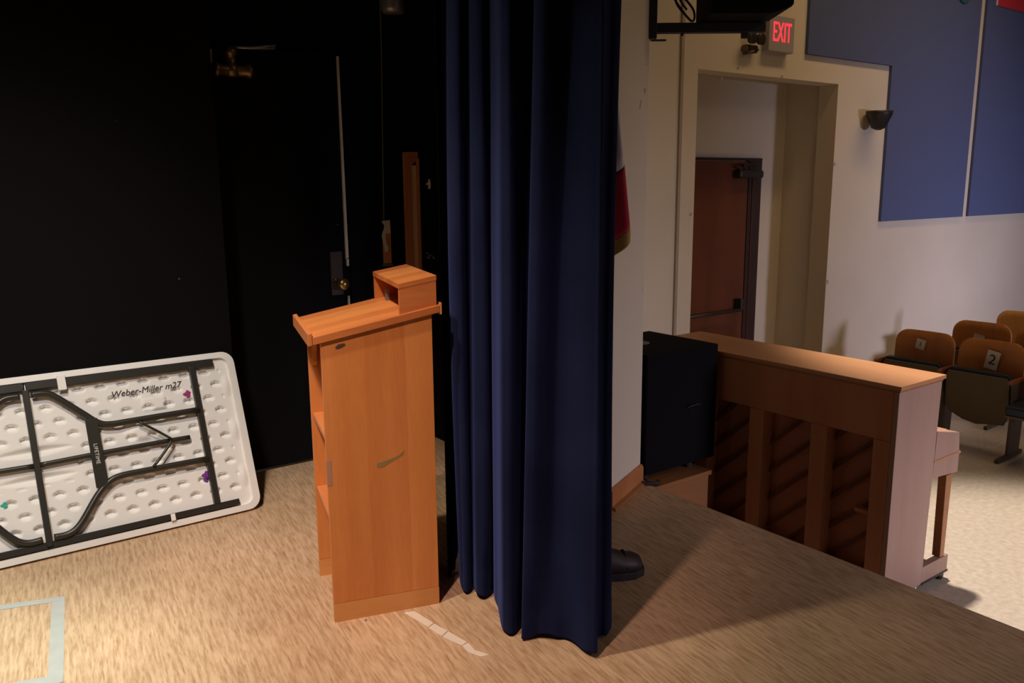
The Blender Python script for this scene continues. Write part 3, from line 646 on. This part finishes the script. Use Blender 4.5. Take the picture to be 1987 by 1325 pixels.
MB().box(.34, .352, .029, L_ - .029, .05, .60).build('lower_panel', M_pside, pn)
MB().box(.374, .62, .060, L_ - .060, .60, .68).build('key_bed', M_pside, pn)
MB().box(.42, .60, .065, L_ - .065, .681, .715).build('keyboard', M_wtext, pn)
MB().box(.387, .60, .060, L_ - .060, .716, .80).build('fallboard', M_pianotop, pn)
MB().box(.42, .56, .75, .78, .10, .118).build('pedal', M_brass, pn)
MB().box(.40, .595, .03, .70, .052, .07).build('pedal_board', M_dgrey, pn)

# ------------------------------------------------------------------ hall side wall furniture
# painted conduit
m = MB(); m.box(4.875, 4.905, 4.482, 4.4995, -.5, 3.6); tag(m.build('trim_4', M_conduit), kind='structure')
# exit door in the alcove
dx = MB().box(5.30, 6.42, 5.035, 5.068, -.49, 1.735); d2 = st(dx.build('door_2', M_door, bev=.003))
MB().box(6.425, 6.61, 5.030, 5.069, -.49, 1.74).build('door_post', M_doorf, d2)
MB().box(5.2, 6.61, 5.028, 5.069, 1.74, 1.765).build('door_head', M_doorf, d2)
MB().box(6.475, 6.482, 5.022, 5.030, -.49, 1.62).build('edge_bead', M_door, d2)
MB().tube([(5.4, 4.965, .365), (6.32, 4.965, .365)], .016, 10).build('panic_bar', M_dgrey, d2, smooth=True)
MB().box(6.29, 6.34, 4.95, 5.034, .36, .47).build('bar_housing', M_dgrey, d2, bev=.01)
cl = empty('door_closer', (6.3, 5.03, 1.62)); tag(cl, 'dark door closer at the top of the brown exit door in the alcove', 'door closer')
MB().box(-.10, .24, -.085, -.0, -.04, .035).build('closer_body', M_dgrey, cl, bev=.02)
MB().tube([(0, -.05, .035), (-.10, -.10, .075), (.22, -.03, .09)], .012, 8).build('closer_arm', M_dgrey, cl)
# acoustic panels
yy0, yy1 = W_Y - .03, W_Y - .001
p1 = MB().prism([(7.757, 1.156), (9.385, 1.156), (9.385, 4.6), (6.42, 4.6), (6.42, 2.615), (7.757, 2.615)], lambda u, v, w: (u, w, v), yy0, yy1).build('acoustic_panel', M_blue, bev=.003)
tag(p1, 'blue fabric acoustic panel stepped around the alcove corner on cream wall', 'wall panel', 'blue acoustic panels on the side wall')
p2 = MB().box(9.51, 12.4, yy0, yy1, 1.156, 4.6).build('acoustic_panel', M_blue, bev=.003)
tag(p2, 'blue fabric acoustic panel at the right edge of view, with the red banner on it', 'wall panel', 'blue acoustic panels on the side wall')
# banners hanging on the panels
bn = empty('red_banner', (10.1, yy0 - .002, 3.37)); tag(bn, 'red banner with thin white left edge on the far blue wall panel', 'banner')
MB().box(-.39, 1.0, -.006, 0, 0, .9).build('banner_cloth', M_bannr, bn); MB().box(-.42, -.391, -.006, 0, .0, .9).build('banner_edge', M_bannw, bn)
gw = MB().prism([(.17 * math.cos(a), .17 * math.sin(a)) for a in np.linspace(0, 2 * PI, 25)[:-1]], lambda u, v, w: (8.99 + u, w, 3.485 + v), yy0 - .012, yy0 - .001).build('green_emblem', M_bgreen)
tag(gw, 'dark green round emblem at the top of the stepped blue panel', 'emblem')
# exit sign
ex = empty('exit_sign', (6.0, W_Y, 2.73)); tag(ex, 'grey exit sign with glowing red letters on cream wall above the alcove', 'sign')
MB().box(-.165, .165, -.07, -.001, -.14, .14).build('sign_case', M_exitbox, ex, bev=.006)
text_mesh('exit_letters', 'EXIT', .19, M_red, ex, Matrix.Translation((0, -.0715, .005)) @ Matrix.Rotation(PI / 2, 4, 'X') @ Matrix.Diagonal((.60, 1.15, 1, 1)), .002, 1.05)
# emergency lights
em = empty('emergency_light', (5.66, W_Y, 2.62)); tag(em, 'small dark twin head emergency light on the wall left of the exit sign', 'emergency light')
for sx_ in (-.055, .055):
    lathe([(.02, 0), (.042, .02), (.048, .06), (.036, .065)], lambda a, b, h: (sx_ + a, -.05 - h * .8 + 0 * b, .045 + b), 14).build('lamp_head', M_dgrey, em, smooth=True)
MB().box(-.085, .06, -.06, -.001, -.06, .0).build('mount', M_bronze, em, bev=.012)
MB().tube([(-.10, -.04, -.075), (0, -.06, -.05), (.08, -.04, -.03)], .010, 6).build('lead', M_dgrey, em)
# sconce / horn
sc_ = empty('wall_sconce', (7.56, W_Y - .0, 2.12)); tag(sc_, 'small grey half-cone wall sconce at the edge of the blue panel', 'wall lamp')
lathe([(.02, -.14), (.06, -.12), (.11, 0), (.115, .03), (.10, .03)], lambda a, b, h: (-.13 + a * 1.15, -.125 + b, .03 + h), 18).build('shade', M_dgrey, sc_, smooth=True)
MB().box(-.06, .03, -.04, -.001, -.05, .06).build('wall_plate', M_grey, sc_, bev=.006)
MB().tube([(-.02, -.03, 0), (-.10, -.10, -.02)], .015, 8).build('arm', M_grey, sc_)
# nicks on the plaster
mb = MB()
for x, z, r in ((5.55, 2.44, .012), (6.12, 2.41, .014), (5.05, 1.3, .012), (6.955, .62, .02), (6.955, 1.7, .016), (5.36, 2.35, .01)):
    mb.prism([(x + r * math.cos(t) * 1.4, z + r * math.sin(t) * (1 + .4 * math.sin(2 * t))) for t in np.linspace(0, 2 * PI, 9)[:-1]], lambda u, v, w: (u, w, v), W_Y - .0015, W_Y - .0002)
st(mb.build('trim_5', M_chip))

# ------------------------------------------------------------------ wall bracket with loudspeaker
A3 = np.array([A[0][0], A[0][1]]); rdir = Vector((A3[0], A3[1], 0)).normalized()     # the arm's run
br = empty('speaker_bracket', (2.99, 2.985, 2.25)); br.rotation_euler = (0, 0, math.atan2(rdir.y, rdir.x)); tag(br, 'black steel bracket arm on the proscenium corner carrying the hanging loudspeaker', 'bracket')
MB().box(-.01, .05, -.04, .03, -.03, .9).build('mast', M_dgrey, br, bev=.004)
MB().box(.05, .57, -.022, .022, .0, .045).build('arm', M_rubber, br, bev=.003)
MB().box(.03, .10, -.01, .01, -.035, -.028).build('bolt', M_dgrey, br)
MB().box(.17, .182, -.008, .008, -.012, 0).build('pin', M_dgrey, br)
sp = empty('loudspeaker', br.location); sp.rotation_euler = br.rotation_euler; tag(sp, 'black loudspeaker hanging on the bracket arm high beside the exit sign', 'speaker')
MB().prism([(.265, .047), (.53, .047), (.55, .05), (.625, .075), (.635, .085), (.64, .75), (.265, .75)], lambda u, v, w: (u, w, v), -.22, .12).build('cabinet', M_spk, sp, bev=.006)
MB().box(.46, .49, -.012, .012, -.025, .04).build('yoke_bolt', M_dgrey, sp)
MB().tube([(.50, 0, .02), (.53, 0, .035)], .012, 8).build('yoke_knob', M_grey, sp)
cbm = MB().tube(smooth_path([(.10, -.03, .55), (.10, -.03, .25), (.13, -.03, .15), (.20, -.03, .06), (.225, -.03, .055), (.22, -.03, .10), (.17, -.03, .16), (.135, -.03, .19), (.14, -.03, .13), (.19, -.03, .07)], 6), .0055, 6)
cbm.tube(smooth_path([(.12, -.03, .55), (.115, -.03, .3), (.15, -.03, .16), (.19, -.03, .10)], 6), .005, 6)
for i, v in enumerate(cbm.v): pass
o = cbm.build('speaker_cable', M_rubber, smooth=True); o.location = br.location; o.rotation_euler = br.rotation_euler
tag(o, 'black cable looped over the bracket arm beside the hanging loudspeaker', 'cable')

# ------------------------------------------------------------------ auditorium seats
def make_seat(name, back_mat, down=False):
    t = empty(name)
    # local: front = -x, width along y, floor z = 0
    n = 10; mb = MB(); prof = rrect(.50, .46, .10, 5)
    def bp(u, v, w):
        y = (u - .25) * .972; c = .03 * (1 - (y / .25) ** 2); return (c + .10 * (v - .1) * .55 + w, y, .375 + v)
    gy = np.linspace(0, .50, 17); 
    # curved plywood: grid clipped to a rounded outline
    top = lambda u: .46 - (.10 - math.sqrt(max(0, .01 - (max(0, .10 - u, u - .40)) ** 2)) if max(.10 - u, u - .40) > 0 else 0)
    us = [0, .006, .02, .045, .07, .10, .16, .22, .28, .34, .40, .43, .455, .48, .494, .50]
    for u in us:
        for j in range(9):
            mb.v.append(bp(u, top(u) * j / 8, 0))
    for i in range(len(us) - 1):
        for j in range(8): mb.f.append((i * 9 + j, (i + 1) * 9 + j, (i + 1) * 9 + j + 1, i * 9 + j + 1)); mb.m.append(0)
    o = mb.build('backrest', back_mat, t, smooth=True); md = o.modifiers.new('s', 'SOLIDIFY'); md.thickness = .014
    if not down:
        pr = [(.03, .0), (.0, .10), (.0, .34), (.02, .37), (.44, .37), (.46, .34), (.46, .10), (.43, .035), (.33, -.012), (.23, -.03), (.13, -.012)]
        MB().prism(pr, lambda u, v, w: (-.16 - .05 * (v / .37) + w, u - .23, .235 + v), 0, .02).build('seat_pan', M_olive, t, bev=.006)
        MB().prism([(.0, .06), (.46, .06), (.465, .36), (.44, .395), (.02, .395), (-.005, .36)], lambda u, v, w: (-.16 - .05 * (v / .37) + w, u - .23, .235 + v), .021, .075).build('seat_cushion', M_navy, t, bev=.012)
    else:
        MB().box(-.40, .02, -.23, .23, .385, .455).build('seat_cushion', M_navy, t, bev=.02)
        MB().box(-.39, .02, -.225, .225, .365, .384).build('seat_pan', M_olive, t, bev=.006)
    sd = MB().prism([(-.20, .02), (.0, .02), (.03, .56), (-.02, .575), (-.22, .575), (-.19, .40)], lambda u, v, w: (u, w, v), .250, .270)
    sd.build('side_standard', M_iron, t, bev=.004)
    MB().box(-.36, .06, .246, .276, 0.001, .03).build('foot_rail', M_iron, t, bev=.004)
    MB().prism([(-.26, 0), (.0, 0), (.0, .03), (-.24, .032), (-.27, .02)], lambda u, v, w: (u, w, .575 + v), .246, .276).build('armrest', M_arm, t, bev=.006)
    for y in (-.20, .20): lathe([(.008, 0), (.008, .004), (.003, .006)], lambda a, b, h: (-.012 - h, y + a, .372 + b), 10).build('screw', M_brass, t)
    return t
def copy_tree(o, parent=None):
    c = o.copy(); C.objects.link(c)
    if parent: c.parent = parent
    for q in [x for x in bpy.data.objects if x.parent == o]: copy_tree(q, c)
    return c
def place(o, x, y, rz): o.location = (x, y, -.5); o.rotation_euler = (0, 0, rz)
RZ = math.radians(1.5)
seat = make_seat('auditorium_seat', M_ply); G = 'wooden auditorium seats along the hall side wall'
seat_d = make_seat('auditorium_seat', M_plyl, True)
def card(par, txt, y, z, w, h, num_h, x=-.004):
    R2 = Matrix(((0, 0, -1), (-1, 0, 0), (0, 1, 0))).to_4x4()
    base = Matrix.Translation((x, y, z)) @ R2 @ Matrix.Rotation(math.radians(-10), 4, 'Z')
    mb = MB().box(-w / 2, w / 2, -h / 2, h / 2, -.002, .0); mb.v = [tuple(base @ Vector(v)) for v in mb.v]
    c = mb.build('number_card', M_paper, par)
    if txt: 
        text_mesh('card_number', txt, num_h, M_ink, c, base @ Matrix.Translation((0, 0, .0008)), .0006)
place(seat, 6.66, 3.385, RZ)
s2_ = copy_tree(seat); place(s2_, 6.66, 2.865, RZ)
s4 = copy_tree(seat); place(s4, 7.47, 3.31, RZ)
s5 = copy_tree(seat); place(s5, 7.47, 2.79, RZ)
place(seat_d, 6.66, 2.345, RZ)
s6 = copy_tree(seat_d); place(s6, 8.35, 3.33, RZ)
tag(seat, 'brown plywood flip-up seat with a card numbered 1 on its back', 'seat', G)
tag(s2_, 'brown plywood flip-up seat with a card numbered 2, olive seat pan folded up', 'seat', G)
tag(seat_d, 'plywood seat coloured golden as if brightly lit, with navy cushion folded down at the right edge of view', 'seat', G)
tag(s4, 'brown plywood seat in the second row, behind the seats numbered 1 and 2', 'seat', G)
tag(s5, 'plywood seat in the second row, behind the seat with navy cushion', 'seat', G)
tag(s6, 'plywood seat coloured golden as if brightly lit, furthest back at the right edge of view', 'seat', G)
card(seat, '1', .035, .725, .075, .085, .05, .010); card(s2_, '2', -.01, .685, .095, .145, .11, .008); card(s4, '', .02, .70, .09, .05, .05, .010)
